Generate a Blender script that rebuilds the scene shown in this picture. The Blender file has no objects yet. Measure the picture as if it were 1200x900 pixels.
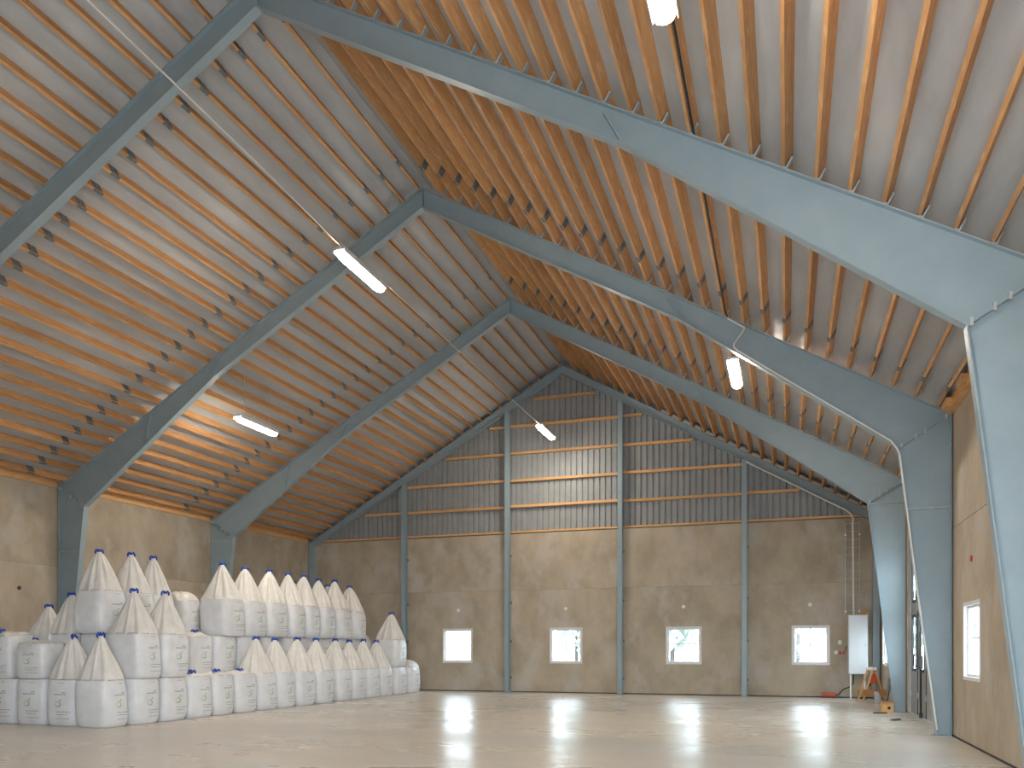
import bpy, bmesh, math, random
from mathutils import Vector, Matrix
random.seed(7)
S = bpy.context.scene
COL = S.collection
PI = math.pi

# ------------------------------------------------------------------ camera, sky, exposure
cam_d = bpy.data.cameras.new('camera'); cam = bpy.data.objects.new('camera', cam_d); COL.objects.link(cam)
cam.location = (0, 0, 1.6); cam.rotation_euler = (PI/2, 0, 0.325)
cam_d.sensor_width = 36; cam_d.sensor_fit = 'HORIZONTAL'; cam_d.lens = 954/1200*36
cam_d.shift_y = (761-450)/1200; cam_d.clip_end = 500
S.camera = cam
SKY = 9.5
LAMP = 105.0
w = bpy.data.worlds.new('overcast_sky'); S.world = w; w.use_nodes = True
bg = w.node_tree.nodes['Background']; bg.inputs[0].default_value = (0.77, 0.90, 1.0, 1); bg.inputs[1].default_value = SKY
S.view_settings.view_transform = 'Standard'; S.view_settings.look = 'None'
S.view_settings.exposure = 0.52; S.view_settings.gamma = 1; S.view_settings.use_curve_mapping = False

def portal(name, loc, rot, sx, sy):
    l = bpy.data.lights.new(name, 'AREA'); l.shape = 'RECTANGLE'; l.size = sx; l.size_y = sy
    l.cycles.is_portal = True
    o = bpy.data.objects.new(name, l); COL.objects.link(o); o.location = loc; o.rotation_euler = rot
    return o

# ------------------------------------------------------------------ hall dimensions
XL, XR = -18.42, 2.87
XM = (XL+XR)/2
ZR, ZE = 12.0, 5.93
HW = XR-XM
SL = (ZR-ZE)/HW
ANG = math.atan(SL)
YF, YG = -1.35, 29.0                      # front and back gable walls (inner faces)
FR = [4.7, 10.75, 16.80, 22.90]           # portal frames
ZC = 5.93                                 # top of the concrete
ZJ = 3.82                                 # joint between lower and upper panels
PT = 0.20                                 # purlin depth
def roofz(dx): return ZR-SL*abs(dx)

# ------------------------------------------------------------------ mesh helpers
class MB:
    def __init__(s): s.v = []; s.f = []
    def add(s, vs, fs):
        n = len(s.v); s.v += [tuple(v) for v in vs]; s.f += [tuple(i+n for i in f) for f in fs]; return s
    def box(s, x0, x1, y0, y1, z0, z1, M=None):
        vs = [Vector((x, y, z)) for z in (z0, z1) for y in (y0, y1) for x in (x0, x1)]
        if M is not None: vs = [M @ v for v in vs]
        return s.add(vs, [(0,2,3,1),(4,5,7,6),(0,1,5,4),(2,6,7,3),(0,4,6,2),(1,3,7,5)])
    def bar(s, p, q, a, b, up=(0,0,1)):
        """rectangular bar from p to q: a across, b along 'up'"""
        p = Vector(p); q = Vector(q); d = (q-p); L = d.length; d.normalize()
        u = Vector(up); u = (u-d*u.dot(d)).normalized(); r = d.cross(u)
        vs = [p+d*t*L+r*i*a/2+u*j*b/2 for t in (0,1) for j in (-1,1) for i in (-1,1)]
        return s.add(vs, [(0,2,3,1),(4,5,7,6),(0,1,5,4),(2,6,7,3),(0,4,6,2),(1,3,7,5)])
    def prism(s, poly, y0, y1):
        """polygon in x,z extruded along y"""
        n = len(poly)
        vs = [(x, y0, z) for x, z in poly]+[(x, y1, z) for x, z in poly]
        fs = [tuple(range(n)), tuple(range(2*n-1, n-1, -1))]+[(i, i+n, (i+1) % n+n, (i+1) % n) for i in range(n)]
        return s.add(vs, fs)
    def tube(s, pts, r, seg=8, cap=True):
        pts = [Vector(p) for p in pts]; n = len(pts); vs = []; fs = []
        rs = r if isinstance(r, (list, tuple)) else [r]*n
        ref = None
        for i, p in enumerate(pts):
            d = (pts[min(i+1, n-1)]-pts[max(i-1, 0)]).normalized()
            if ref is None:
                ref = Vector((0,0,1)) if abs(d.z) < .9 else Vector((1,0,0))
            u = (ref-d*ref.dot(d)).normalized(); ref = u; v = d.cross(u)
            for k in range(seg):
                a = 2*PI*k/seg; vs.append(p+(u*math.cos(a)+v*math.sin(a))*rs[i])
        for i in range(n-1):
            for k in range(seg):
                k2 = (k+1) % seg; fs.append((i*seg+k, i*seg+k2, (i+1)*seg+k2, (i+1)*seg+k))
        if cap: fs += [tuple(range(seg-1, -1, -1)), tuple(range((n-1)*seg, n*seg))]
        return s.add(vs, fs)
    def slab(s, u0, u1, v0, v1, holes, d0, d1, axis):
        """slab with rectangular holes: u horizontal, v vertical, d depth; axis 'Y' (u=x) or 'X' (u=y)"""
        us = sorted({u0, u1, *[h[0] for h in holes], *[h[1] for h in holes]}); us = [u for u in us if u0 <= u <= u1]
        vs_ = sorted({v0, v1, *[h[2] for h in holes], *[h[3] for h in holes]}); vs_ = [v for v in vs_ if v0 <= v <= v1]
        P = (lambda u, v, d: (u, d, v)) if axis == 'Y' else (lambda u, v, d: (d, u, v))
        nu, nv = len(us)-1, len(vs_)-1
        def solid(i, j):
            if i < 0 or j < 0 or i >= nu or j >= nv: return False
            cu = (us[i]+us[i+1])/2; cv = (vs_[j]+vs_[j+1])/2
            return not any(h[0] < cu < h[1] and h[2] < cv < h[3] for h in holes)
        for i in range(nu):
            for j in range(nv):
                if not solid(i, j): continue
                a, b, c, d = us[i], us[i+1], vs_[j], vs_[j+1]
                for dd in (d0, d1): s.add([P(a,c,dd),P(b,c,dd),P(b,d,dd),P(a,d,dd)], [(0,1,2,3)])
                if not solid(i-1, j): s.add([P(a,c,d0),P(a,d,d0),P(a,d,d1),P(a,c,d1)], [(0,1,2,3)])
                if not solid(i+1, j): s.add([P(b,c,d0),P(b,d,d0),P(b,d,d1),P(b,c,d1)], [(0,1,2,3)])
                if not solid(i, j-1): s.add([P(a,c,d0),P(b,c,d0),P(b,c,d1),P(a,c,d1)], [(0,1,2,3)])
                if not solid(i, j+1): s.add([P(a,d,d0),P(b,d,d0),P(b,d,d1),P(a,d,d1)], [(0,1,2,3)])
        return s
    def mesh(s, name, mat, smooth=False, bevel=0):
        me = bpy.data.meshes.new(name); bm = bmesh.new()
        bv = [bm.verts.new(v) for v in s.v]
        for f in s.f:
            try: bm.faces.new([bv[i] for i in f])
            except ValueError: pass
        bmesh.ops.remove_doubles(bm, verts=bm.verts, dist=1e-5)
        bmesh.ops.recalc_face_normals(bm, faces=bm.faces)
        if bevel: bmesh.ops.bevel(bm, geom=bm.edges[:], offset=bevel, segments=1, affect='EDGES')
        bm.to_mesh(me); bm.free(); me.materials.append(mat)
        if smooth:
            for p in me.polygons: p.use_smooth = True
        return me
    def build(s, name, mat, parent=None, loc=(0,0,0), smooth=False, bevel=0):
        return link(name, s.mesh(name, mat, smooth, bevel), parent, loc)
def link(name, me, parent=None, loc=(0,0,0)):
    o = bpy.data.objects.new(name, me); COL.objects.link(o); o.location = loc
    if parent is not None: o.parent = parent
    return o
def tag(o, label=None, cat=None, group=None, kind=None):
    for k, v in (('label', label), ('category', cat), ('group', group), ('kind', kind)):
        if v: o[k] = v
    return o
def thing(name, label, cat, loc=(0,0,0), rz=0, group=None):
    o = bpy.data.objects.new(name, None); COL.objects.link(o); o.location = loc; o.rotation_euler = (0,0,rz)
    o.empty_display_size = .1
    return tag(o, label, cat, group)
def copy_tree(o, parent=None):
    c = o.copy(); COL.objects.link(c); c.parent = parent
    for ch in list(o.children): copy_tree(ch, c)
    return c
ORD = ['first','second','third','fourth','fifth','sixth','seventh','eighth','ninth','tenth','eleventh','twelfth','thirteenth','fourteenth','fifteenth','sixteenth']

# ------------------------------------------------------------------ materials
def mat(name, c1, c2=None, rough=.6, metal=0, scale=4, stretch=(1,1,1), bump=0, bscale=None, detail=5, c3=None, s3=.6, rand=0, rvar=0, spec=.5, lo=.35, hi=.65, trans=0, coat=0):
    m = bpy.data.materials.new(name); m.use_nodes = True; nt = m.node_tree; N = nt.nodes; L = nt.links
    b = N['Principled BSDF']; b.inputs['Roughness'].default_value = rough; b.inputs['Metallic'].default_value = metal
    b.inputs['Specular IOR Level'].default_value = spec
    if trans: b.inputs['Subsurface Weight'].default_value = trans; b.inputs['Subsurface Radius'].default_value = (.05,.05,.05)
    if coat: b.inputs['Coat Weight'].default_value = coat; b.inputs['Coat Roughness'].default_value = .15
    c1 = (*c1, 1)
    if c2 is None and not rand:
        b.inputs['Base Color'].default_value = c1
    tc = N.new('ShaderNodeTexCoord'); mp = N.new('ShaderNodeMapping'); mp.inputs['Scale'].default_value = stretch
    oi = N.new('ShaderNodeObjectInfo')
    va = N.new('ShaderNodeVectorMath'); va.operation = 'ADD'
    mu = N.new('ShaderNodeMath'); mu.operation = 'MULTIPLY'; mu.inputs[1].default_value = 37.0
    L.new(oi.outputs['Random'], mu.inputs[0]); L.new(tc.outputs['Object'], va.inputs[0]); L.new(mu.outputs[0], va.inputs[1]); L.new(va.outputs[0], mp.inputs[0])
    def noise(sc, det, ou='Fac'):
        n = N.new('ShaderNodeTexNoise'); n.inputs['Scale'].default_value = sc; n.inputs['Detail'].default_value = det; n.inputs['Roughness'].default_value = .6
        L.new(mp.outputs[0], n.inputs['Vector']); return n.outputs[ou]
    n1 = noise(scale, detail)
    if c2 is not None:
        r = N.new('ShaderNodeMapRange'); r.inputs[1].default_value = lo; r.inputs[2].default_value = hi; L.new(n1, r.inputs[0])
        mx = N.new('ShaderNodeMix'); mx.data_type = 'RGBA'; mx.inputs[6].default_value = c1; mx.inputs[7].default_value = (*c2, 1); L.new(r.outputs[0], mx.inputs[0]); out = mx.outputs[2]
        if c3 is not None:
            n3 = noise(scale*s3, 3); r3 = N.new('ShaderNodeMapRange'); r3.inputs[1].default_value = .52; r3.inputs[2].default_value = .72; L.new(n3, r3.inputs[0])
            m3 = N.new('ShaderNodeMix'); m3.data_type = 'RGBA'; m3.inputs[7].default_value = (*c3, 1); L.new(r3.outputs[0], m3.inputs[0]); L.new(out, m3.inputs[6]); out = m3.outputs[2]
        if rand:
            hv = N.new('ShaderNodeHueSaturation'); rr = N.new('ShaderNodeMapRange'); rr.inputs[3].default_value = 1-rand; rr.inputs[4].default_value = 1+rand
            L.new(oi.outputs['Random'], rr.inputs[0]); L.new(rr.outputs[0], hv.inputs['Value']); L.new(out, hv.inputs['Color']); out = hv.outputs[0]
        L.new(out, b.inputs['Base Color'])
    if rvar:
        rr = N.new('ShaderNodeMapRange'); rr.inputs[1].default_value = .3; rr.inputs[2].default_value = .7; rr.inputs[3].default_value = max(.02, rough-rvar); rr.inputs[4].default_value = rough+rvar
        L.new(n1, rr.inputs[0]); L.new(rr.outputs[0], b.inputs['Roughness'])
    if bump:
        bp = N.new('ShaderNodeBump'); bp.inputs['Strength'].default_value = bump; bp.inputs['Distance'].default_value = .02
        L.new(noise(bscale or scale*3, 3), bp.inputs['Height']); L.new(bp.outputs[0], b.inputs['Normal'])
    return m
def emit(name, col, st):
    m = bpy.data.materials.new(name); m.use_nodes = True; nt = m.node_tree; nt.nodes.remove(nt.nodes['Principled BSDF'])
    e = nt.nodes.new('ShaderNodeEmission'); e.inputs[0].default_value = (*col, 1); e.inputs[1].default_value = st
    nt.links.new(e.outputs[0], nt.nodes['Material Output'].inputs[0]); return m
def glass(name):
    m = bpy.data.materials.new(name); m.use_nodes = True; nt = m.node_tree; nt.nodes.remove(nt.nodes['Principled BSDF'])
    t = nt.nodes.new('ShaderNodeBsdfTransparent'); t.inputs[0].default_value = (.93,.96,.96,1)
    g = nt.nodes.new('ShaderNodeBsdfGlossy'); g.inputs['Roughness'].default_value = .02
    lw = nt.nodes.new('ShaderNodeLayerWeight'); lw.inputs[0].default_value = .5
    p = nt.nodes.new('ShaderNodeMath'); p.operation = 'POWER'; p.inputs[1].default_value = 5.0
    q = nt.nodes.new('ShaderNodeMath'); q.operation = 'MULTIPLY_ADD'; q.inputs[1].default_value = .5; q.inputs[2].default_value = .03
    x = nt.nodes.new('ShaderNodeMixShader')
    nt.links.new(lw.outputs['Facing'], p.inputs[0]); nt.links.new(p.outputs[0], q.inputs[0]); nt.links.new(q.outputs[0], x.inputs[0])
    nt.links.new(t.outputs[0], x.inputs[1]); nt.links.new(g.outputs[0], x.inputs[2]); nt.links.new(x.outputs[0], nt.nodes['Material Output'].inputs[0]); return m

M = {}
M['steel'] = mat('blue_grey_painted_steel', (.27,.345,.385), (.30,.375,.415), rough=.40, scale=2.5, rvar=.06)
M['steel_bolt'] = mat('galvanised_steel', (.52,.54,.55), (.40,.42,.44), rough=.45, metal=.25, scale=20)
M['bracket'] = mat('dull_galvanised_bracket', (.20,.22,.24), (.12,.14,.155), rough=.5, metal=.3, scale=14)
M['timber'] = mat('orange_spruce_timber', (.64,.345,.15), (.54,.26,.10), rough=.6, scale=9, stretch=(1,.10,1), bump=.1, rand=.16, c3=(.75,.45,.22), s3=3.2)
M['timber_pale'] = mat('pale_spruce_timber', (.72,.42,.19), (.62,.33,.13), rough=.62, scale=6, stretch=(.6,.6,3), bump=.1, rand=.12)
M['sheet'] = mat('grey_roof_felt', (.48,.49,.505), (.38,.39,.405), rough=.55, scale=2.2, stretch=(1,.25,1), bump=.55, bscale=5, c3=(.60,.61,.62), s3=.5)
M['concrete'] = mat('tan_board_concrete', (.49,.41,.315), (.375,.31,.232), rough=.85, scale=1.3, stretch=(1,1,.7), bump=.25, bscale=40, detail=8, c3=(.50,.465,.42), s3=.8, rand=.07)
M['outer'] = mat('outer_skin', (.35,.36,.36), rough=.8)
M['clad'] = mat('grey_profiled_sheet', (.28,.29,.30), (.32,.33,.34), rough=.5, scale=3)
M['floor'] = mat('sealed_concrete_floor', (.64,.57,.495), (.57,.51,.445), rough=.29, scale=.45, stretch=(.55,1.2,1), bump=.15, bscale=1.6, detail=7, rvar=.07, c3=(.52,.50,.47), s3=.7)
M['white'] = mat('white_paint', (.80,.80,.80), rough=.4)
M['cabinet'] = mat('light_grey_enamel', (.60,.62,.64), rough=.35)
M['frame_white'] = mat('white_window_frame', (.72,.70,.70), rough=.45)
M['glass'] = glass('window_glass')
M['black'] = mat('black_rubber', (.015,.015,.018), rough=.5)
M['door'] = mat('grey_door_panel', (.34,.33,.32), (.29,.285,.28), rough=.35, metal=.3, scale=5)
M['bag'] = mat('white_woven_plastic', (.80,.80,.82), (.72,.72,.745), rough=.34, scale=4, bump=.25, bscale=9)
M['bagtop'] = mat('white_gathered_plastic', (.82,.79,.76), (.74,.70,.66), rough=.36, scale=5, bump=.35, bscale=12)
M['blue'] = mat('blue_tie_ribbon', (.01,.07,.42), rough=.4)
M['green'] = mat('green_print', (.40,.52,.30), rough=.5)
M['ink'] = mat('grey_ink', (.30,.30,.31), rough=.5)
M['conduit'] = mat('white_plastic_conduit', (.70,.70,.68), rough=.4)
M['orange'] = mat('orange_plastic', (.62,.10,.02), rough=.5)
M['red'] = mat('red_plastic', (.50,.05,.03), rough=.4)
M['ply'] = mat('plywood', (.52,.27,.10), (.42,.20,.07), rough=.6, scale=8)
M['lamp_housing'] = mat('grey_lamp_housing', (.55,.56,.58), rough=.45)
M['lens'] = emit('lit_lamp_diffuser', (1.0, .91, .76), LAMP)
M['ground'] = mat('pale_gravel_yard', (.62,.61,.60), (.52,.51,.50), rough=.95, scale=.5)
M['leaf'] = mat('tree_foliage', (.30,.34,.30), (.22,.26,.22), rough=.8, scale=3)
M['bark'] = mat('tree_bark', (.06,.05,.04), rough=.9)
M['packing'] = mat('pale_packing_wood', (.60,.52,.44), (.50,.42,.34), rough=.7, scale=8)
M['dark'] = mat('dark_grime', (.05,.045,.04), rough=.8)

# ------------------------------------------------------------------ floor
b = MB(); b.box(XL-.35, XR+.35, YF-.35, YG+.35, -.25, 0); fl = b.build('floor', M['floor'])
tag(fl, kind='structure')
b = MB(); b.box(-140, 140, -140, 170, -.9, -.26); tag(b.build('ground', M['ground']), 'pale gravel yard outside the hall windows', 'ground', kind='structure')

# ------------------------------------------------------------------ back gable wall: concrete panels, profiled sheet, girts
post_x = [XM+d for d in (-6.40, -2.13, 2.14, 6.42)]
WIN = [(-12.60,-11.36),(-8.30,-7.06),(-4.03,-2.80),(.17,1.37)]
WZ0, WZ1 = 1.08, 2.40
wt = .20
back = MB(); back.slab(XL-.3, XR+.3, 0, ZC, [(a,c,WZ0,WZ1) for a,c in WIN], YG+wt, YG+wt+.04, 'Y')
wall_back = back.build('wall_back', M['outer']); tag(wall_back, kind='structure')
edges = [XL]+post_x+[XR]
HOLE = [-11.95,-7.69,-3.42,.75]
def cyl_ring(x, y, z, r, axis='Y', seg=12):
    return [(x+r*math.cos(2*PI*k/seg), y, z+r*math.sin(2*PI*k/seg)) for k in range(seg)]
G = .006
M['joint'] = mat('joint_mortar', (.30,.28,.25), rough=.9)
for i in range(5):
    a, c = edges[i], edges[i+1]
    hs = [(p,q,WZ0,WZ1) for p,q in WIN if p > a and q < c]
    b = MB(); b.slab(a+G, c-G, 0.03, ZJ-G, hs, YG, YG+wt, 'Y'); b.build('concrete_panel', M['concrete'], wall_back)
    b = MB(); b.slab(a+G, c-G, ZJ+G, ZC, [], YG+.004*(i % 2), YG+wt, 'Y'); b.build('concrete_panel', M['concrete'], wall_back)
# grout strips behind the joints
b = MB(); b.box(XL, XR, YG+.012, YG+.06, ZJ-.03, ZJ+.03); b.build('joint_strip', M['joint'], wall_back)
b = MB(); b.box(XL, XR, YG-.004, YG+.05, 0, .035); b.build('floor_joint', M['dark'], wall_back)
# lifting sockets above the windows
for i, x in enumerate(HOLE):
    b = MB(); b.tube([(x, YG-.012, 3.10), (x, YG+.02, 3.10)], .062, 14); o = b.build('lifting_socket', M['white'], wall_back)
    b = MB(); b.tube([(x-.02, YG-.016, 3.10), (x-.02, YG-.005, 3.10)], .035, 12); b.build('socket_plug', M['frame_white'], o)
# profiled sheet cladding of the gable triangle: trapezoid ribs
b = MB(); pitch = .215; n = int((XR-XL)/pitch)+1; pts = []
for k in range(n):
    x = XL+k*pitch
    pts += [(x, .05), (x+.135, .05), (x+.155, .0), (x+.195, .0)]
pts = [p for p in pts if p[0] <= XR]+[(XR, .05)]
vs = []; fs = []
for x, d in pts:
    zt = max(ZC+.02, roofz(x-XM)+.25)
    vs += [(x, YG+.10+(.05-d)*1.0, ZC-.05), (x, YG+.10+(.05-d)*1.0, zt)]
for k in range(len(pts)-1): fs.append((2*k, 2*k+2, 2*k+3, 2*k+1))
b.add(vs, fs); b.prism([(XL-.3,ZC-.05),(XR+.3,ZC-.05),(XR+.3,roofz(HW+.3)+.34),(XM,ZR+.34),(XL-.3,roofz(HW+.3)+.34)], YG+.20, YG+.23)
b.build('profiled_sheet', M['clad'], wall_back)
# girts (horizontal timbers)
for zi, z in enumerate((6.0, 6.96, 7.95, 8.96, 9.98, 10.95)):
    half = min(HW, (ZR-.35-z)/SL)
    if z < 6.1: half = HW
    e = [XM-half]+[p for p in post_x if abs(p-XM) < half]+[XM+half]
    for p, q in zip(e[:-1], e[1:]):
        if q-p < .15: continue
        dz = random.uniform(-.02, .02) if zi else 0
        hh = .045 if zi else .035
        b = MB(); b.box(p+.04, q-.04, YG-.02, YG+.095, z+dz-hh, z+dz+hh); b.build('girt', M['timber_pale'], wall_back)

# pale packing blocks between the purlins over the right gable rafter
for k in range(9, 27):
    dx = .085+.3825*(k+.5)
    b = MB(); b.box(-.155, .155, -.05, .05, 0, .085); o = b.build('packing_block', M['packing'], wall_back, (XM+dx, YG-.15, roofz(dx)+.012)); o.rotation_euler = (0, ANG, 0)
# windows in the back wall
def window(name, ax, u0, u1, z0, z1, face, out, n, parent_kind=True):
    """ax 'Y': wall plane y=face, u = x ; ax 'X': wall plane x=face, u = y.  out = direction of outside (+1/-1)"""
    uc = (u0+u1)/2
    P = (lambda u, d, z: (u-uc, d*out, z-z0)) if ax == 'Y' else (lambda u, d, z: (d*out, u-uc, z-z0))
    root = thing(name, None, None, (uc, face, z0) if ax == 'Y' else (face, uc, z0)); tag(root, kind='structure')
    def bx(mb, a, c, d0, d1, e, f):
        p = P(a, d0, e); q = P(c, d1, f)
        mb.box(min(p[0],q[0]), max(p[0],q[0]), min(p[1],q[1]), max(p[1],q[1]), min(p[2],q[2]), max(p[2],q[2]))
    b = MB(); t = .06
    for (a, c, e, f) in ((u0,u0+t,z0,z1),(u1-t,u1,z0,z1),(u0+t,u1-t,z0,z0+t),(u0+t,u1-t,z1-t,z1)): bx(b, a, c, -.012, .118, e, f)
    b.build('window_frame', M['frame_white'], root)
    b = MB(); s = .045
    for (a, c, e, f) in ((u0+t,u0+t+s,z0+t,z1-t),(u1-t-s,u1-t,z0+t,z1-t),(u0+t+s,u1-t-s,z0+t,z0+t+s),(u0+t+s,u1-t-s,z1-t-s,z1-t)): bx(b, a, c, .05, .11, e, f)
    sash = b.build('sash', M['frame_white'], root)
    b = MB(); zm = z0+(z1-z0)*.54; bx(b, uc-.014, uc+.014, .085, .105, z0+t+s, z1-t-s); b.build('muntin', M['white'], root)
    b = MB(); bx(b, u0+t+s, u1-t-s, .087, .103, zm-.014, zm+.014); b.build('muntin', M['white'], root)
    b = MB(); bx(b, u0+t+s-.01, u1-t-s+.01, .092, .098, z0+t+s-.01, z1-t-s+.01); b.build('pane', M['glass'], root)
    b = MB(); bx(b, uc-.015, uc+.015, .03, .05, z1-t-.05, z1-t-.01); b.build('latch', M['steel_bolt'], sash)
    return root
nwin = 0
for a, c in WIN:
    nwin += 1; window('window_%d' % nwin, 'Y', a, c, WZ0, WZ1, YG, 1, nwin)
    portal('window_portal', ((a+c)/2, YG+.3, (WZ0+WZ1)/2), (-PI/2, 0, 0), c-a, WZ1-WZ0)

# ------------------------------------------------------------------ side walls
WX = XR+.03
def side_wall(name, face, out, holes):
    b = MB(); d = sorted((face+out*.09, face+out*.12)); b.slab(YF-.3, YG+.3, 0, ZC+.6, holes, d[0], d[1], 'X')
    wl = b.build(name, M['outer']); tag(wl, kind='structure')
    e = [YF]+FR+[YG]
    for p, q in zip(e[:-1], e[1:]):
        for z0, z1 in ((.03, ZJ-G), (ZJ+G, ZC-.02)):
            hs = [h for h in holes if h[0] > p-.1 and h[1] < q+.1 and h[2] < z1]
            hs = [(max(h[0],p+G),min(h[1],q-G),max(h[2],z0) if h[2] > 0.05 else z0,min(h[3],z1)) for h in hs if h[3] > z0]
            d = sorted((face, face+out*.09))
            b = MB(); b.slab(p+G, q-G, z0, z1, hs, d[0], d[1], 'X'); b.build('concrete_panel', M['concrete'], wl)
    d = sorted((face+out*.012, face+out*.06))
    for a, c in ((YF, 17.6), (22.8, YG)) if out > 0 else ((YF, YG),):
        b = MB(); b.box(d[0], d[1], a, c, ZJ-.03, ZJ+.03); b.build('joint_strip', M['joint'], wl)
        b = MB(); b.box(min(face-out*.004,d[1]), max(face-out*.004,d[0]), a, c, 0, .035); b.build('floor_joint', M['dark'], wl)
    return wl
DY0, DY1, DZ1 = 17.70, 22.72, 4.60
RW = [(14.50,15.78),(11.25,12.53),(26.9,28.15),(6.2,7.45)]
RH = [(a,c,WZ0,WZ1) for a,c in RW]+[(DY0,DY1,0,DZ1)]
wall_right = side_wall('wall_right', WX, 1, RH)
for a, c in RW:
    nwin += 1; window('window_%d' % nwin, 'X', a, c, WZ0, WZ1, WX, 1, nwin)
    portal('window_portal', (WX+.3, (a+c)/2, (WZ0+WZ1)/2), (0, PI/2, 0), WZ1-WZ0, c-a)
LWX = XL-.03
LW = [(7.1,8.35),(13.2,14.4),(19.2,20.45),(25.3,26.5)]
wall_left = side_wall('wall_left', LWX, -1, [(a,c,WZ0,WZ1) for a,c in LW])
for a, c in LW:
    nwin += 1; window('window_%d' % nwin, 'X', a, c, WZ0, WZ1, LWX, -1, nwin)
    portal('window_portal', (LWX-.3, (a+c)/2, (WZ0+WZ1)/2), (0, -PI/2, 0), WZ1-WZ0, c-a)
# cast-in sockets on the side walls
for wl, x, pts_ in ((wall_left, LWX+.012, ((15.58,3.16),(20.0,3.12))), (wall_right, WX-.012, ((15.14,3.10),(12.0,3.1)))):
    for y, z in pts_:
        b = MB(); b.tube([(x-.012, y, z), (x+.012, y, z)], .05, 12); b.build('lifting_socket', M['red'] if wl is wall_right else M['dark'], wl)

# front gable wall with the open gateway the photographer stands in
FD = (-4.2, 2.75, 0, 5.7)
b = MB(); b.slab(XL-.3, XR+.3, 0, ZC, [FD], YF-.24, YF, 'Y'); wf = b.build('wall_front', M['concrete']); tag(wf, kind='structure')
b = MB(); b.prism([(XL-.3,ZC),(XR+.3,ZC),(XM,ZR+.6)], YF-.24, YF-.2); b.build('gable_sheet', M['clad'], wf)
portal('gate_portal', ((FD[0]+FD[1])/2, YF-.3, FD[3]/2), (PI/2, 0, 0), FD[1]-FD[0], FD[3])

# ------------------------------------------------------------------ roof: felt sheet and purlins
ca, sa = math.cos(ANG), math.sin(ANG)
b = MB()
for s in (-1, 1):
    h = PT/ca+.025; x1 = HW+.32
    poly = [(XM, ZR+h), (XM+s*x1, ZR+h-SL*x1), (XM+s*x1, ZR+h+.12-SL*x1), (XM, ZR+h+.12)]
    b.prism(poly, YF-.3, YG+.3)
ceiling = b.build('ceiling', M['sheet']); tag(ceiling, kind='structure')
JY = [YF+.02, 5.42, 11.47, 15.72, 21.40, YG-.02]
PW = .05
pur_mesh = {}
def purlin_mesh(L):
    if L not in pur_mesh:
        b = MB(); b.box(-PW/2, PW/2, 0, L, 0, PT); pur_mesh[L] = b.mesh('purlin', M['timber'])
    return pur_mesh[L]
b = MB()
for s in (-1, 1): b.box(s*(PW/2+.001)-.004, s*(PW/2+.001)+.004, -.10, .10, .03, .20)
b.box(-PW/2-.005, PW/2+.005, -.10, .10, -.006, .0)
for s in (-1, 1):
    for y in (-.06, .06):
        for z in (.07, .15): b.box(s*(PW/2+.010)-.006, s*(PW/2+.010)+.006, y-.012, y+.012, z-.012, z+.012)
bracket_me = b.mesh('joint_bracket', M['bracket'])
PX = []
for s in (-1, 1):
    for k in range(0 if s < 0 else 1, 28):
        PX.append((s, .085+.3825*k))
for s, dx in PX:
    for j in range(5):
        y0, y1 = JY[j], JY[j+1]
        L = round(y1-y0-.01, 4)
        o = link('purlin', purlin_mesh(L), ceiling, (XM+s*dx, y0, roofz(dx)+.025))
        o.rotation_euler = (0, s*ANG, 0)
        if j < 4: link('joint_bracket', bracket_me, o, (0, L, 0))

# eave beams on top of the side walls
for wl, face, out in ((wall_left, LWX, -1), (wall_right, WX, 1)):
    e = [YF]+FR+[YG]
    for p, q in zip(e[:-1], e[1:]):
        d = sorted((face-out*(.10 if out > 0 else .03), face+out*.16))
        b = MB(); b.box(d[0], d[1], p+.10, q-(.10 if q < YG else .27), ZC-.015, ZC+.24)
        o = b.build('eave_beam', M['timber_pale'], wl)
        n = 5
        for k in range(n if out > 0 else 0):
            yy = p+.35+(q-p-.7)*k/(n-1)
            d2 = sorted((face-out*.20, face-out*.10))
            b = MB(); b.box(d2[0], d2[1], yy-.2, yy+.2, ZC+.02, ZC+.17); b.build('eave_block', M['timber_pale'], o)

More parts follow.
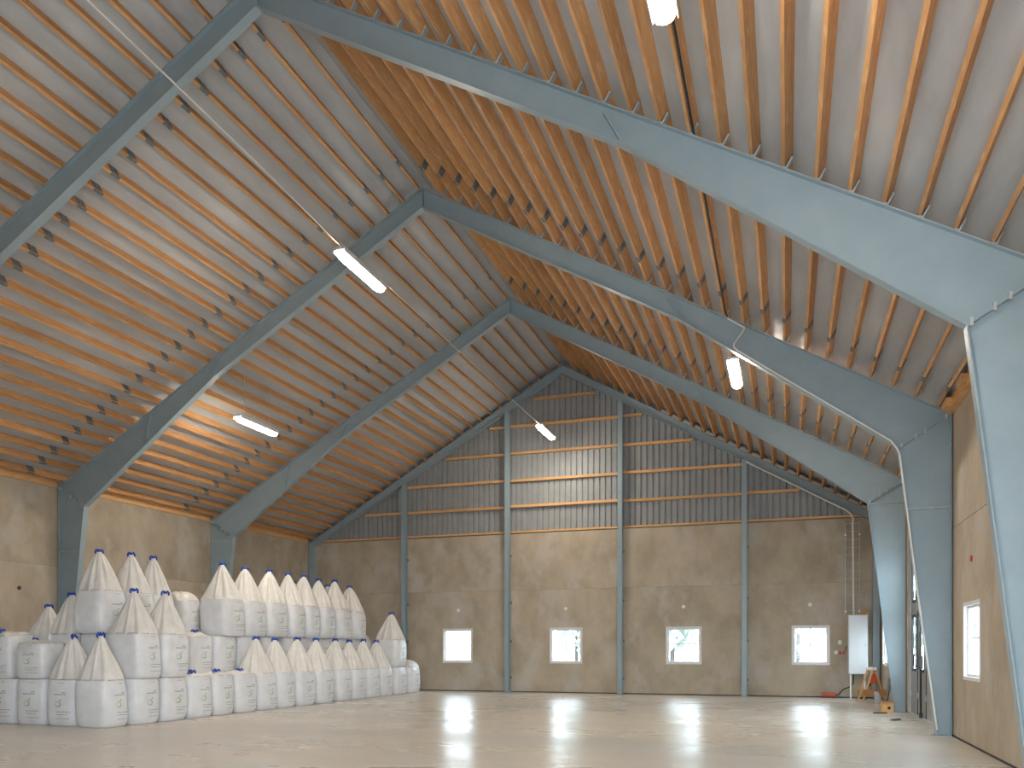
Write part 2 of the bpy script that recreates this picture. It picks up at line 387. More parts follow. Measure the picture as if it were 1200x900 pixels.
# ------------------------------------------------------------------ steel portal frames
FW, FT = .165, .018
KX, KZ = .875, 5.38
SPX = 5.67
def flange(b, p, q, t=FT, wdt=FW):
    b.bar((p[0],0,p[1]), (q[0],0,q[1]), wdt, t, up=(-(q[1]-p[1]),0,q[0]-p[0]))
def make_frame(name, label):
    r = thing(name, label, 'steel frame', (XM, 0, 0), 0, 'steel portal frames carrying the roof')
    for s in (-1, 1):
        b = MB(); X = lambda x: s*x
        b.prism([(X(HW),0),(X(HW-.235),0),(X(HW-KX),KZ),(X(HW),ZE)], -.007, .007)
        flange(b, (X(HW-.005),0), (X(HW-.005),ZE)); flange(b, (X(HW-.235),0), (X(HW-KX),KZ))
        b.box(min(X(HW),X(HW-.30)), max(X(HW),X(HW-.30)), -.15, .15, 0, .02)
        col = b.build('column', M['steel'], r)
        b = MB()
        topk = roofz(SPX); zs = topk-.43
        b.prism([(X(HW),ZE),(X(HW-KX),KZ),(X(SPX),zs),(0,ZR-.43),(0,ZR)], -.007, .007)
        flange(b, (X(HW),ZE), (0,ZR)); flange(b, (X(HW-KX),KZ), (X(SPX),zs)); flange(b, (X(SPX),zs), (0,ZR-.43))
        raf = b.build('rafter', M['steel'], r)
        b = MB(); b.bar((X(SPX+.05),0,zs-.03), (X(SPX-.20),0,topk+.0), FW+.01, .03, up=(1,0,0)); b.build('splice_plate', M['steel'], raf)
        b = MB(); b.bar((X(HW-KX),0,KZ), (X(HW),0,ZE), FW, .03, up=(0,0,1)); kp = b.build('knee_plate', M['steel'], r)
        for t in (.05, .32, .5, .9):
            b = MB(); px = HW-KX+KX*t; pz = KZ+(ZE-KZ)*t
            b.bar((X(px), -.09, pz-.045), (X(px), -.09, pz+.045), .035, .035, up=(1,0,0)); b.build('bolt', M['steel_bolt'], kp)
    b = MB(); b.box(-.016, .016, -FW/2-.003, FW/2+.003, ZR-.45, ZR+.02); b.build('ridge_plate', M['steel'], r)
    return r
fl_lbl = ['blue-grey steel portal frame, fourth from the windowed gable wall','blue-grey steel portal frame, third from the windowed gable wall','blue-grey steel portal frame, second from the windowed gable wall, with a white conduit','blue-grey steel portal frame, next to the windowed gable wall beside the folding door']
b = MB(); b.box(-.012, .012, -.045, .045, 0, .15); b.box(-.05, .012, -.045, .045, 0, .012); cleat_me = b.mesh('cleat', M['steel_bolt'])
f0 = make_frame('steel_frame', fl_lbl[0])
frames = [f0]
for y, lb in zip(FR[1:], fl_lbl[1:]):
    f = copy_tree(f0); f['label'] = lb; frames.append(f)
for f, y in zip(frames, FR):
    f.location = (XM, y, 0)
    for s, dx in PX:
        if dx < .2: continue
        d = dx+PW/2+.014
        o = link('cleat', cleat_me, f, (s*d, -.04, roofz(d)+.012)); o.rotation_euler = (0, s*ANG, 0)
        if s < 0: o.scale = (-1, 1, 1)
for f, z in ((frames[2], 4.22), (frames[3], 5.36)):
    for sg in (-1, 1):
        xi = HW-.235-(KX-.235)*z/KZ; b = MB()
        b.box(min(sg*HW,sg*xi), max(sg*HW,sg*xi), -.075, .075, z-.010, z+.010); b.build('stiffener', M['steel_bolt'], f)
# joint plates seen on the left rafters near the eaves
for f in frames[2:]:
    b = MB(); dx = 7.72; zt = roofz(dx); b.bar((-dx-.03,0,zt-.62), (-dx+.14,0,zt), FW+.004, .02, up=(1,0,0)); b.build('splice_plate', M['steel'], f)

# gable frame: rafters and posts in front of the back wall
gf = thing('gable_steelwork', 'blue-grey steel gable end of slender posts in front of the windowed wall', 'steel frame', (XM, YG-.13, 0))
for s in (-1, 1):
    b = MB()
    b.prism([(s*HW,ZE-.20),(s*HW,ZE),(0,ZR),(0,ZR-.28),(s*(HW-.25),ZE-.14)], -.006, .006)
    flange(b, (s*HW,ZE), (0,ZR), .016, .16); flange(b, (s*(HW-.3),ZE-.10), (0,ZR-.28), .016, .16)
    b.build('gable_rafter', M['steel'], gf)
    b = MB(); b.box(min(s*HW,s*(HW-.20)), max(s*HW,s*(HW-.20)), -.11, .11, 0, ZE); b.build('corner_column', M['steel'], gf)
for x in post_x:
    d = x-XM; zt = roofz(d)-.27; b = MB()
    b.box(d-.006, d+.006, -.09, .09, 0, zt); b.box(d-.085, d+.085, -.102, -.088, 0, zt); b.box(d-.085, d+.085, .088, .102, 0, zt); b.box(d-.12, d+.12, -.12, .12, 0, .015)
    p = b.build('post', M['steel'], gf)
    for z in (.55, 1.9, 3.35, 5.1):
        b = MB(); b.box(d+.086, d+.13, .04, .10, z-.04, z+.04); b.build('fixing_clip', M['bracket'], p)

# ------------------------------------------------------------------ folding door in the right wall
dr = thing('door_1', None, None, (WX, (DY0+DY1)/2, 0)); tag(dr, kind='structure')
b = MB(); hy = (DY1-DY0)/2
b.box(.03, .118, -hy, -hy+.06, 0, DZ1); b.box(.03, .118, hy-.06, hy, 0, DZ1); b.box(.03, .118, -hy+.06, hy-.06, DZ1-.08, DZ1); b.build('door_frame', M['door'], dr)
b = MB(); b.box(-.02, .118, -hy, hy, 0, .02); b.build('threshold', M['steel_bolt'], dr)
def rrect(u0, u1, v0, v1, r, n=4):
    P = []
    for cx, cz, a0 in ((u1-r,v1-r,0),(u0+r,v1-r,PI/2),(u0+r,v0+r,PI),(u1-r,v0+r,1.5*PI)):
        for k in range(n+1): P.append((cx+r*math.cos(a0+PI/2*k/n), cz+r*math.sin(a0+PI/2*k/n)))
    return P
lw = (2*hy-.12)/4
for i in range(4):
    y0 = -hy+.06+i*lw+.012; y1 = y0+lw-.024; yc = (y0+y1)/2
    wins = [(yc-.30,yc+.30,1.10,2.42),(yc-.30,yc+.30,2.78,4.10)]
    b = MB(); b.slab(y0, y1, .03, DZ1-.10, wins, .07, .10, 'X'); lf = b.build('door_leaf', M['door'], dr)
    for wv in wins:
        o_ = rrect(wv[0]-.035, wv[1]+.035, wv[2]-.035, wv[3]+.035, .09); i_ = rrect(wv[0]+.03, wv[1]-.03, wv[2]+.03, wv[3]-.03, .06); n = len(o_)
        b = MB(); vs = [(x, u, v) for x in (.062, .10) for P in (o_, i_) for u, v in P]; fs = []
        for k in range(n):
            k2 = (k+1) % n
            fs += [(k, k2, n+k2, n+k), (2*n+k, 3*n+k, 3*n+k2, 2*n+k2), (k, 2*n+k, 2*n+k2, k2), (n+k, n+k2, 3*n+k2, 3*n+k)]
        b.add(vs, fs); b.build('gasket', M['black'], lf)
        b = MB(); b.box(.070, .075, wv[0], wv[1], wv[2], wv[3]); b.build('pane', M['glass'], lf)
    if i < 3:
        b = MB(); b.box(.055, .075, y1-.0, y1+.024, .03, DZ1-.1); b.build('edge_seal', M['black'], lf)
    b = MB()
    for z in (.5, 2.6, 4.2): b.box(.05, .08, y1-.05, y1+.02, z-.07, z+.07)
    b.build('hinge', M['steel_bolt'], lf)
b = MB(); yb = .55
b.tube([(.03, yb, .06), (.03, yb, 2.30)]+[(.03, yb+.16*(1-math.cos(t*PI/8)), 2.30+.16*math.sin(t*PI/8)) for t in range(1, 8)]+[(.03, yb+.32, 2.0)], .022, 8); b.build('bolt_rod', M['black'], dr)
b = MB(); b.box(-.01, .07, yb-.05, yb+.05, 1.15, 1.45); b.box(.0, .07, yb-.03, yb+.03, .02, .14); b.build('lock_case', M['black'], dr)
b = MB(); b.tube([(.07, yb+.80, 1.20), (-.01, yb+.80, 1.22), (-.01, yb+.80, 1.42), (.01, yb+.72, 1.48)], .018, 8); b.build('handle', M['black'], dr)

# ------------------------------------------------------------------ lamps
def lamp_mesh():
    L = 1.66; prof = [(-.105,.03),(-.10,-.035),(-.07,-.075),(0,-.09),(.07,-.075),(.10,-.035),(.105,.03)]
    vs = []; fs = []; st = [(0,.55,.6),(.05,.9,.9),(.16,1,1),(L-.16,1,1),(L-.05,.9,.9),(L,.55,.6)]; n = len(prof)
    for y, sx, sz in st: vs += [(x*sx, y, .03+(z-.03)*sz) for x, z in prof]
    for i in range(len(st)-1):
        for k in range(n-1): fs.append((i*n+k, i*n+k+1, (i+1)*n+k+1, (i+1)*n+k))
    fs += [tuple(range(n)), tuple(range((len(st)-1)*n, len(st)*n))]
    d = MB().add(vs, fs).mesh('diffuser', M['lens'], True)
    h = MB(); h.box(-.118, .118, -.01, L+.01, .034, .085); h.box(-.118, -.109, -.01, L+.01, -.012, .034); h.box(.109, .118, -.01, L+.01, -.012, .034); h.box(-.05, .05, .14, L-.14, .085, .10)  # widened top and side lips added to shield the roof from lamp light
    hm = h.mesh('housing', M['lamp_housing'], bevel=.008)
    return d, hm, L
LD, LH, LL = lamp_mesh()
def lamp(x, y, z, label, ztop):
    r = thing('fluorescent_lamp', label, 'lamp', (x, y, z), 0, 'lit tube lamps hanging under the roof')
    link('diffuser', LD, r); link('housing', LH, r)
    for yy in (.3, LL-.3):
        b = MB(); b.tube([(0, yy, .09), (0, yy, ztop-z)], .008, 6); b.build('hanger', M['steel_bolt'], r)
    for yy in (.10, .62, LL-.62, LL-.10):
        b = MB(); b.box(-.115, -.10, yy-.02, yy+.02, -.01, .06); b.build('clip', M['steel_bolt'], r)
        b = MB(); b.box(.10, .115, yy-.02, yy+.02, -.01, .06); b.build('clip', M['steel_bolt'], r)
    return r
ZL = 8.90
lamp(XM, 13.15, ZL, 'lit tube lamp on the white conduit under the ridge, between the second and third frames', ZL+.16)
lamp(XM, 25.9, ZL+.12, 'lit tube lamp under the ridge close to the windowed gable wall', ZL+.25)
lamp(XM, .9, ZL+.2, 'lit tube lamp under the ridge beside the open gateway', ZL+.42)
for y, a in ((17.56, 'above the stacked bags'),):
    lamp(-13.36, y, 7.55, 'lit tube lamp below the roof slope '+a, roofz(-13.36-XM)+.03)
for y, z, a in ((17.08, 7.45, 'below the frame with the bent white conduit'), (5.72, 7.26, 'with a black cable trailing along the roof timber')):
    lamp(-1.03, y, z, 'lit tube lamp '+a, roofz(-1.02-XM)+.03)

# ------------------------------------------------------------------ conduits and cables
b = MB(); b.tube([(XM, YF, ZL+.42), (XM, 7.0, ZL+.34), (XM, 10.75, ZL+.24), (XM, 13.3, ZL+.12)], .012, 8)
o = b.build('light_conduit', M['conduit']); tag(o, 'long white conduit running under the ridge to the lamp', 'conduit')
b = MB(); b.tube([(XM, 13.2, ZL+.185), (XM, 21, ZL+.17), (XM, YG+.06, ZL+.185)], .010, 6)
o = b.build('support_wire', M['conduit']); tag(o, 'thin pale support wire stretched under the ridge past the lamps', 'wire')
xq = -1.13; zq = roofz(xq-XM)
b = MB(); b.tube([(xq, 6.2, zq+.01), (xq, 10.6, zq+.035), (xq, 16.4, zq+.0), (xq+.02, 16.62, zq-.03)], .016, 6)
o = b.build('power_cable', M['black']); tag(o, 'black cable running along a roof timber to the white conduit', 'cable')
yq = FR[2]-.13
def rz(x, d): return roofz(x-XM)-d
def inner_z(x):
    dx = x-XM
    if dx < SPX: return roofz(dx)-.43
    t = (dx-SPX)/(HW-KX-SPX); return (roofz(SPX)-.43)*(1-t)+KZ*t
pts = [(-1.13,16.58,zq-.02),(-1.10,yq,rz(-1.1,.03)),(-.86,yq,rz(-.86,.06)),(-.78,yq,rz(-.78,.07)),(-.80,yq,rz(-.80,.14)),(-.98,yq,inner_z(-.98)+.12),(-.98,yq,inner_z(-.98)+.05),(-.90,yq,inner_z(-.90)+.03)]
pts += [(x, yq, inner_z(x)+.02) for x in (0, 1.0, XR-KX-.14)]
pts += [(XR-KX-.04, yq, KZ-.03), (XR-KX+.01, yq, KZ-.14), (XR-.25-(KX-.235)*.5, yq, KZ*.5), (XR-.24, yq, .12)]
b = MB(); b.tube(pts, .017, 8)
o = b.build('rafter_conduit', M['conduit']); tag(o, 'bent white conduit clipped along the frame rafter and down its column', 'conduit')
yc_ = YG-.255
b = MB(); b.tube([(-1.3,yc_,rz(-1.3,.33)),(1.85,yc_,rz(1.85,.35)),(2.0,yc_,rz(2.0,.40)),(2.07,yc_,rz(2.07,.52)),(2.05,yc_,5.7),(2.07,yc_+.1,5.4),(2.09,yc_+.1,2.74)], .03, 8)
o = b.build('gable_conduit', M['conduit']); tag(o, 'white conduit following the gable rafter down to the electrical cabinet', 'conduit')
# cable ladder above the cabinet
cl = thing('cable_ladder', 'narrow steel cable ladder fixed to the concrete above the electrical cabinet', 'cable ladder', (2.06, YG-.05, 2.75))
for s in (-1, 1):
    b = MB(); b.box(s*.215-.008, s*.215+.008, -.03, .03, 0, 3.1); b.build('rail', M['steel_bolt'], cl)
for k in range(12):
    b = MB(); b.box(-.21, .21, -.012, .002, .12+.26*k, .14+.26*k); b.build('rung', M['steel_bolt'], cl)
for s in (-1, 1):
    for z in (.10, 2.62):
        b = MB(); b.tube([(s*.215, -.055, z), (s*.215, -.03, z)], .035, 10); b.build('fixing_cap', M['white'], cl)

# ------------------------------------------------------------------ electrical cabinet corner
ec = thing('electrical_cabinet', 'tall pale grey electrical cabinet on two thin legs by the gable wall', 'cabinet', (2.20, YG-.40, 0))
b = MB(); b.box(-.29, .29, -.13, .16, .80, 2.72); b.build('body', M['cabinet'], ec, bevel=.01)
b = MB(); b.box(-.275, .275, -.145, -.13, .815, 2.705); dd = b.build('cabinet_door', M['cabinet'], ec, bevel=.005)
b = MB(); b.box(.21, .235, -.165, -.145, 1.68, 1.80); b.build('lock', M['steel_bolt'], dd)
b = MB(); b.box(.290, .296, -.13, .16, .80, 2.72); b.build('side_trim', M['steel'], ec)
for s in (-.22, .20):
    b = MB(); b.box(s-.022, s+.022, -.05, -.006, 0, .80); b.build('leg', M['white'], ec)
b = MB(); b.box(-.10, .10, -.06, .06, 0, .11); b.box(.05, .19, -.03, .03, .11, .15)
tag(b.build('cardboard_scrap', M['ply'], None, (2.36, YG-.40, 2.72)), 'small brown offcut lying on top of the electrical cabinet', 'offcut')
so = thing('socket_group', 'white and dark wall sockets beside the electrical cabinet', 'socket', (1.66, YG, 1.5))
for x, z, m_, sx, sz in ((.02,.33,'white',.05,.07),(-.10,0,'white',.05,.06),(.03,-.02,'red',.04,.045),(.14,-.01,'red',.035,.045)):
    b = MB(); b.box(x-sx, x+sx, -.07, 0, z-sz, z+sz); b.build('socket', M[m_], so, bevel=.01)
b = MB(); b.tube([(.20,-.04,.05),(.18,-.05,.15),(.24,-.05,.2)], .014, 6); b.build('lead', M['black'], so)
rb = thing('extension_sockets', 'red extension socket box on the floor against the gable wall', 'socket box', (1.33, YG-.16, 0))
b = MB(); b.box(-.22, .22, -.07, .07, .03, .17); b.build('box', M['red'], rb, bevel=.012)
for k in range(4):
    b = MB(); b.tube([(-.17+.11*k, -.07, .11), (-.17+.11*k, -.13, .12)], .042, 10); b.build('outlet', M['orange'], rb)
for s in (-.17, .17):
    b = MB(); b.box(s-.02, s+.02, -.06, .06, 0, .03); b.build('foot', M['black'], rb)
b = MB(); b.tube([(1.54,YG-.16,.10),(1.62,YG-.2,.10),(1.75,YG-.3,.28),(1.95,YG-.36,.38),(2.06,YG-.38,.50),(2.07,YG-.38,.79)], .018, 6)
tag(b.build('supply_lead', M['black']), 'black lead from the red socket box up to the electrical cabinet', 'cable')
b = MB(); b.tube([(2.18,YG-.62,.03),(2.28,YG-.68,.03),(2.38,YG-.62,.05),(2.42,YG-.5,.03),(2.33,YG-.48,.06)], .03, 6)
tag(b.build('loose_cable', M['black']), 'short loop of black cable lying under the electrical cabinet', 'cable')
# A-frame trestle with tools
tr = thing('a_frame_stand', 'small wooden A-frame stand with orange panel beside the electrical cabinet', 'stand', (2.48, 27.25, 0), .25)
for y in (-.22, .22):
    for s in (-1, 1):
        b = MB(); b.bar((s*.33,y,0), (s*.03,y,1.0), .045, .05, up=(0,1,0)); b.build('leg', M['timber_pale'], tr)
b = MB(); b.box(-.06, .06, -.27, .27, .97, 1.05); b.build('top_rail', M['white'], tr)
b = MB(); b.box(-.34, .34, -.26, -.20, .18, .38); b.build('cross_board', M['ply'], tr)
b = MB(); b.box(-.33, .33, .20, .26, .18, .34); b.build('cross_board', M['ply'], tr)
b = MB(); b.prism([(-.12,.55),(.13,.55),(.06,.86),(-.04,.86)], -.19, -.15); b.build('orange_panel', M['orange'], tr)
b = MB(); b.bar((-.2,-.1,.38), (.1,-.1,.75), .05, .05); b.build('strut', M['black'], tr)
sv = thing('shovel', 'grey steel shovel blade leaning on the wooden A-frame stand', 'shovel', (2.56, 26.58, 0))
b = MB(); b.add([(-.05,.20,.33),(.07,.20,.33),(.16,-.16,.0),(-.06,-.20,.0),(-.05,.215,.33),(.07,.215,.33),(.16,-.14,.0),(-.06,-.18,.0)], [(0,1,2,3),(4,7,6,5),(0,3,7,4),(1,5,6,2),(0,4,5,1),(3,2,6,7)]); b.build('blade', M['steel_bolt'], sv)
b = MB(); b.tube([(.01,.20,.32),(.0,.38,.66)], .016, 8); b.build('shaft', M['bracket'], sv)
nb = thing('wooden_box', 'small wooden box with a round dark hole by the steel column', 'box', (2.42, 22.60, 0), .2)
b = MB(); b.box(-.13, .13, -.09, .09, 0, .25); b.build('body', M['timber_pale'], nb)
b = MB(); b.box(-.15, .15, -.11, .11, .25, .275); b.build('lid', M['ply'], nb)
b = MB(); b.tube([(.02,-.096,.12),(.02,-.088,.12)], .04, 12); b.build('hole', M['black'], nb)
for x, y, a, lb in ((2.22, 22.2, .4, 'flat dark wooden scrap on the floor before the wooden box'), (2.35, 20.2, 1.1, 'dark rubbish patch of scraps on the floor by the folding door')):
    b = MB(); b.box(-.16, .16, -.05, .05, 0, .03); b.box(-.05, .22, .06, .11, 0, .02)
    o = b.build('wood_scrap', M['dark'], None, (x, y, 0)); o.rotation_euler = (0, 0, a); tag(o, lb, 'scrap')
b = MB(); b.bar((2.74,25.9,.02),(2.85,25.95,.75),.05,.05); b.bar((2.72,25.7,.02),(2.85,25.75,.62),.05,.05); b.bar((2.70,25.95,.04),(2.80,25.6,.05),.06,.06)
tag(b.build('leaning_offcuts', M['bracket']), 'dark offcuts leaning on the right wall behind the steel column', 'offcuts')

# ------------------------------------------------------------------ bulk bags
HB = .965
def prof(z):
    t = z/HB
    base = .88+.12*min(1, (t/.14)**.6) if t < .14 else 1.0
    return .455*base*(1+.035*math.sin(PI*min(1, t)))*(1-.05*max(0, t-.8)/.2)
class Bag:
    def __init__(s, seed, kind):
        s.r = random.Random(seed); s.kind = kind
        s.ph = [s.r.uniform(0, 6.28) for _ in range(6)]; s.n = s.r.uniform(3.6, 5.0)
        s.lean = (s.r.uniform(-.03,.03), s.r.uniform(-.03,.03))
        s.sx = s.r.uniform(.96, 1.0); s.sy = s.r.uniform(.94, .99)
    def rad(s, th, z):
        a = prof(z); n = s.n
        r = a/((abs(math.cos(th))**n+abs(math.sin(th))**n)**(1/n))
        r *= 1+.012*math.sin(3*th+s.ph[0]+2*z)+.010*math.sin(7*z+s.ph[1]+2*th)
        return r
    def pt(s, th, z, off=0):
        r = s.rad(th, z)+off
        return (r*math.cos(th)*s.sx+s.lean[0]*z, r*math.sin(th)*s.sy+s.lean[1]*z, z)
    def body(s):
        seg = 40; zs = [0, .02, .06, .12, .2, .32, .45, .58, .7, .8, .88, .94, .98, HB]; vs = []; fs = []
        for z in zs: vs += [s.pt(2*PI*k/seg, z) for k in range(seg)]
        for i in range(len(zs)-1):
            for k in range(seg): fs.append((i*seg+k, i*seg+(k+1) % seg, (i+1)*seg+(k+1) % seg, (i+1)*seg+k))
        fs.append(tuple(range(seg-1, -1, -1))); fs.append(tuple(range((len(zs)-1)*seg, len(zs)*seg)))
        return MB().add(vs, fs).mesh('bag_body', M['bag'], True)
    def top(s):
        seg = 72; vs = []; fs = []; st = []
        if s.kind == 'peak':
            tx, ty = s.r.uniform(-.10,.10), s.r.uniform(-.08,.08); H = s.r.uniform(.90, .98); ex = s.r.uniform(.62, .85); npl = s.r.choice((9, 11, 10)); N = 13
            for i in range(N):
                t = i/(N-1); q = (1-t)**ex; z = HB-.02+H*t
                rr = .035/.44*(1-q)+q
                if t > .93: rr *= 1.35
                st.append((t, rr, z, tx*t**1.3, ty*t**1.3, .11*math.sin(PI*min(1, t*1.05))**.7+.02, npl))
            s.tip = (tx+s.lean[0]*HB, ty+s.lean[1]*HB, HB-.02+H*1.0)
        elif s.kind == 'pressed':
            for i in range(6):
                t = i/5; st.append((t*.5, (.99,1.035,1.03,.95,.6,.05)[i], HB+(-.085,-.055,-.02,.0,.008,.010)[i], 0, 0, (.004,.025,.03,.025,.01,.0)[i], 13))
            s.tip = (.47, -.20, HB-.03)
        elif s.kind == 'flat':
            for i in range(9):
                t = i/8; q = math.cos(t*PI/2)**.8; st.append((t, max(q, .05), HB-.02+.10*math.sin(t*PI/2)+.02*math.sin(9*t+s.ph[2]), .12*t, .05*t, .05*t*(1-t)*4+.01, 9))
            s.tip = (.18+s.lean[0], -.05+s.lean[1], HB+.10)
        else:   # slumped dome
            for i in range(9):
                t = i/8; q = math.cos(t*PI/2)**.55; st.append((t, max(q, .05), HB-.02+.27*math.sin(t*PI/2), -.10*t, .0, .05*t*(1-t)*4+.01, 7))
            s.tip = (-.30, -.1, HB+.16)
        for t, rr, z, ox, oy, am, npl in st:
            for k in range(seg):
                th = 2*PI*k/seg; m = min(1, t*1.6)
                r0 = s.rad(th, HB)*(1-m)+.42*m
                pl = am*(math.sin(npl*th+s.ph[3]+1.5*t)+.5*math.sin((npl*2-1)*th+s.ph[4]))
                r = r0*rr*(1+pl)
                vs.append((r*math.cos(th)*s.sx+ox+s.lean[0]*HB, r*math.sin(th)*s.sy+oy+s.lean[1]*HB, z+(.015*math.sin(5*th+s.ph[5]) if s.kind in ('flat', 'slump') and .1 < t < .9 else 0)))
        for i in range(len(st)-1):
            for k in range(seg): fs.append((i*seg+k, i*seg+(k+1) % seg, (i+1)*seg+(k+1) % seg, (i+1)*seg+k))
        fs.append(tuple(range((len(st)-1)*seg, len(st)*seg)))
        return MB().add(vs, fs).mesh('gathered_top', M['bagtop'], True)
    def tie(s):
        x, y, z = s.tip; b = MB()
        R = .048 if s.kind == 'peak' else .035
        b.tube([(x, y, z-.045), (x, y, z), (x, y, z+.04)], [R, R*1.15, R*.9], 10)
        for a in (.6, 2.5, 4.2):
            c, q = math.cos(a), math.sin(a)
            b.tube([(x+c*.02,y+q*.02,z+.01),(x+c*.06,y+q*.06,z+.045),(x+c*.085,y+q*.085,z+.01),(x+c*.075,y+q*.075,z-.055)], .023, 6)
        return b.mesh('tie', M['blue'], True)
    def face(s, u, z, off=.005):
        lo, hi = -PI/4, PI/4
        for _ in range(30):
            m = (lo+hi)/2
            if s.pt(m, z)[1] < u: lo = m
            else: hi = m
        return s.pt(lo, z, off)
    def logo(s):
        b = MB(); n = 20; uc, zc = -.02, .46
        vs = []; fs = []
        for k in range(n):
            a = 2*PI*k/n; w_ = .013+.008*math.sin(a+2)
            for ro in (1+w_/.075, 1-w_/.075): vs.append(s.face(uc+.076*ro*math.cos(a), zc+.052*ro*math.sin(a)))
        for k in range(n): k2 = (k+1) % n; fs.append((2*k, 2*k2, 2*k2+1, 2*k+1))
        vs2 = [s.face(uc+.03, zc+.06, .006), s.face(uc+.09, zc+.075, .006), s.face(uc+.12, zc+.115, .006), s.face(uc+.06, zc+.10, .006)]
        b.add(vs, fs); b.add(vs2, [(0,1,2,3)])
        return b.mesh('logo', M['green'])
    def print_(s):
        b = MB(); R = random.Random(5)
        def dash(u0, u1, z, h):
            b.add([s.face(u0, z-h/2), s.face(u1, z-h/2), s.face(u1, z+h/2), s.face(u0, z+h/2)], [(0,1,2,3)])
        for z, u0, u1, h in ((.66,-.12,.20,.022),(.70,.10,.20,.018),(.30,-.05,.30,.016),(.245,-.05,.24,.014),(.16,-.05,.30,.012),(.90,.0,.16,.010)):
            u = u0
            while u < u1:
                l = R.uniform(.02, .07); dash(u, min(u+l, u1), z, h); u += l+R.uniform(.012, .025)
        u = -.28
        while u < .3: dash(u, u+.035, .965, .012); u += .06
        return b.mesh('print', M['ink'])
VAR = {}
for kind, n in (('peak', 6), ('flat', 3), ('slump', 2), ('pressed', 3)):
    VAR[kind] = []
    for i in range(n):
        g = Bag(100+i*7+len(kind), kind)
        VAR[kind].append(dict(bag_body=g.body(), gathered_top=g.top(), tie=g.tie(), logo=g.logo(), print=g.print_()))
cnt = [0]
def bag(x, y, z, kind, label, group, rz=0, sc=(1,1,1), var=None, tilt=(0,0)):
    cnt[0] += 1
    v = VAR[kind][(cnt[0] if var is None else var) % len(VAR[kind])]
    r = thing('bulk_bag', label, 'bag', (x, y, z), rz, group); r.scale = sc; r.rotation_euler = (tilt[0], tilt[1], rz)
    for nm in ('bag_body','gathered_top','tie','logo','print'):
        if nm == 'tie' and kind == 'pressed': continue
        o = link(nm, v[nm], r)
        if nm == 'print': o['kind'] = 'stuff'
    return r
T = .975
rnd = random.Random(3)
j = lambda a=.03: rnd.uniform(-a, a)
BW = .945
def fit(ys, i):
    g = [abs(ys[i]-ys[k]) for k in (i-1, i+1) if 0 <= k < len(ys)]
    return min(1.06, min(g)/BW)
# floor row along the hall, counted from the gable wall
gA = 'white bulk bags of the front floor row along the hall'
YA = [14.10,14.94,15.80,16.66,17.52,18.40,19.28,20.24,21.26,22.34,23.24,24.22,25.2,26.22,27.42]
n = len(YA)
for i, y in enumerate(YA):
    o = ORD[n-1-i]
    if i in (0, 1): k, d = 'pressed', 'loaded'
    elif i in (2, 3, 4): k, d = 'flat', 'flat-topped'
    elif i == 13: k, d = 'pressed', 'loaded'
    elif i == 14: k, d = 'slump', 'slumped'
    else: k, d = 'peak', 'peaked'
    bag(-13.40+j(.02), y, 0, k, '%s white bulk bag in the hall-side floor row, %s from the gable wall' % (d, o), gA, j(.04), (1, fit(YA, i)*(1 if i else .98), 1))
# end row facing the gateway, counted from the hall-side corner
gB = 'white bulk bags of the floor row facing the gateway'
for i, (x, y, k, d) in enumerate(((-13.48,13.32,'peak','peaked'),(-14.38,13.42,'peak','peaked'),(-15.26,13.46,'pressed','loaded'),(-16.14,13.52,'pressed','loaded'),(-17.02,13.55,'flat','flat-topped'))):
    bag(x, y, 0, k, '%s white bulk bag in the floor row facing the gateway, %s from the corner' % (d, ORD[i]), gB, -PI/2+.06 if i else .0, (.95,.80,1) if i == 0 else (.86,.90,1), var=i)
# inner floor row (carries the upper tiers)
gC = 'white bulk bags of the inner floor row under the upper tiers'
YB = [14.3, 15.15, 15.95, 16.85, 17.8, 18.75, 19.75, 20.75, 21.65, 22.55, 23.55, 24.6, 25.55]
for i, y in enumerate(YB): bag(-14.36, y, 0, 'pressed', 'white bulk bag of the inner floor row, hidden under the second tier', gC, 0, (.98,fit(YB, i),1))
deep = ((-15.32,14.45),(-16.26,14.5),(-17.2,14.5),(-15.32,15.4),(-15.32,17.4),(-15.32,18.4),(-15.32,22.9),(-15.32,24.84))
for x, y in deep: bag(x, y, 0, 'pressed', 'white bulk bag deep in the floor rows, hidden under the second tier', 'white bulk bags deep in the stack', 0, (.96,.95,1))
# second tier
gD = 'white bulk bags on the second tier'
bag(-13.40, 14.14, T, 'peak', 'peaked white bulk bag on the second tier, first over the hall-side row', gD, .03, (1,.88,1), var=0)
bag(-13.38, 14.96, T, 'peak', 'peaked white bulk bag on the second tier, second over the hall-side row', gD, -.03, (1,.88,1), var=2)
for i, y in enumerate(YB):
    o = ORD[len(YB)-1-i]
    k = 'pressed' if i < 12 else 'slump'
    if i == 3: k = 'flat'
    bag(-14.36 if y < 16.2 or i == 12 else -14.25, y, T, k, 'white bulk bag on the second tier of the inner row, %s from its gable end' % o, gD, j(.02), (.95,fit(YB, i),1))
bag(-15.34, 14.35, T, 'peak', 'peaked white bulk bag on the second tier left of the corner tower', gD, -.1, (.97,.97,1), var=1)
bag(-16.28, 14.50, T, 'peak', 'low-peaked white bulk bag on the second tier near the left wall', gD, .1, (.95,.95,.86), var=3)
bag(-15.26, 13.44, T, 'flat', 'sagging white bulk bag on the second tier of the row facing the gateway', gD, -PI/2+.06, (.84,.88,.78))
bag(-16.16, 13.46, T+.02, 'flat', 'tilted white bulk bag on the second tier at the end of the row', gD, -PI/2+.06, (.84,.90,.95), tilt=(0,.07))
bag(-13.42, 26.20, T, 'peak', 'lone peaked white bulk bag on the second tier near the gable wall', gD, .02, (1.05,1.1,1), var=4)
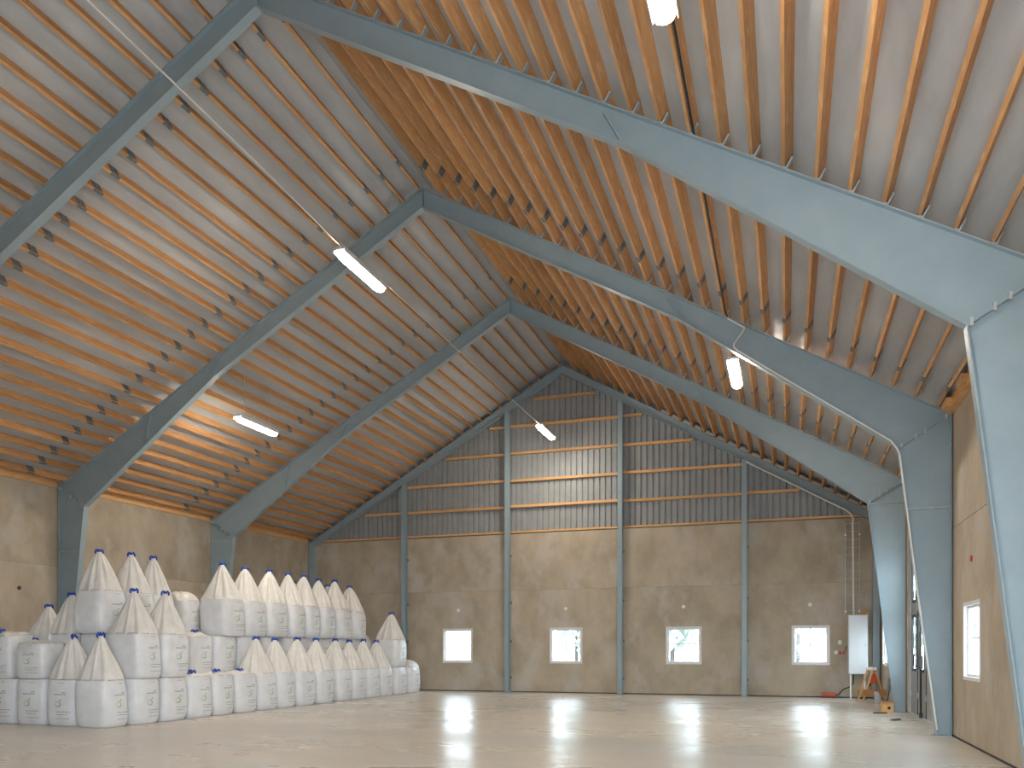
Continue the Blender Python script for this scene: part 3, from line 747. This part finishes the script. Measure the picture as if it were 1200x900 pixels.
for x, y in deep[3:]: bag(x, y, T, 'pressed', 'white bulk bag deep in the second tier, hidden under the third', 'white bulk bags deep in the stack', 0, (.96,.95,1))
# third tier
gE = 'white bulk bags on the third tier'
for i, (y, lb) in enumerate(((14.16,'first'),(14.98,'second'),(15.70,'third'))):
    bag(-14.36, y, 2*T, 'peak', 'peaked white bulk bag topping the corner tower, %s from the gateway side' % lb, gE, j(.05), (.98,(.88,.80,.76)[i],.97), var=i+1)
YT = (17.98, 18.95, 19.93, 20.9, 21.7, 22.58, 23.62, 24.62)
for i, y in enumerate(YT):
    bag(-14.12, y, 2*T, 'peak', 'peaked white bulk bag on the long third tier, %s from its gable end' % ORD[7-i], gE, j(.06), (1,fit(YT, i),1-.05*(i == 7)), var=i)
bag(-14.95, 17.42, 2*T, 'slump', 'slumped white bulk bag on the third tier at the gateway end', gE, .1, (.80,.90,.95), var=1)
bag(-15.2, 22.9, 2*T, 'peak', 'white bulk bag behind the third tier, fourth and fifth peaks before it', gE, .1, (.96,.95,.98))
bag(-15.2, 24.84, 2*T, 'peak', 'white bulk bag behind the third tier, nearest its gable end', gE, -.1, (.96,.95,.98))

# ------------------------------------------------------------------ trees outside the windows
def tree(x, y, h, seed, label):
    r = random.Random(seed); t = thing('tree', label, 'tree', (x, y, -.26), 0, 'trees beyond the yard')
    b = MB(); b.tube([(0,0,-.2),(.1,0,h*.4),(0,.1,h*.9)], [.22,.16,.05], 7); b.build('trunk', M['bark'], t)
    b = MB()
    for k in range(150):
        z = h*r.uniform(.16, 1); rr = (1.12-z/h)*2.3*r.uniform(.1, 1)**.6
        a = r.uniform(0, 6.28); cx, cy, s_ = rr*math.cos(a), rr*math.sin(a), r.uniform(.22, .6)
        vs = [(cx+s_*dx*r.uniform(.6,1.3), cy+s_*dy*r.uniform(.6,1.3), z+s_*dz*r.uniform(.6,1.3)) for dx,dy,dz in ((1,0,0),(-1,0,0),(0,1,0),(0,-1,0),(0,0,1.2),(0,0,-1.2))]
        b.add(vs, [(0,2,4),(2,1,4),(1,3,4),(3,0,4),(2,0,5),(1,2,5),(3,1,5),(0,3,5)])
    b.build('crown', M['leaf'], t)
for k in range(12):
    tree(-23+k*3.4+random.uniform(-.4,.4), (70, 78)[k % 2]+random.uniform(-1,1), random.uniform(9,14), 40+k, 'leafy tree across the yard, seen through the gable windows')
for k in range(9):
    tree(30+random.uniform(-3,5), 30+k*11, random.uniform(8,12), 80+k, 'leafy tree across the yard, seen through the right wall windows')
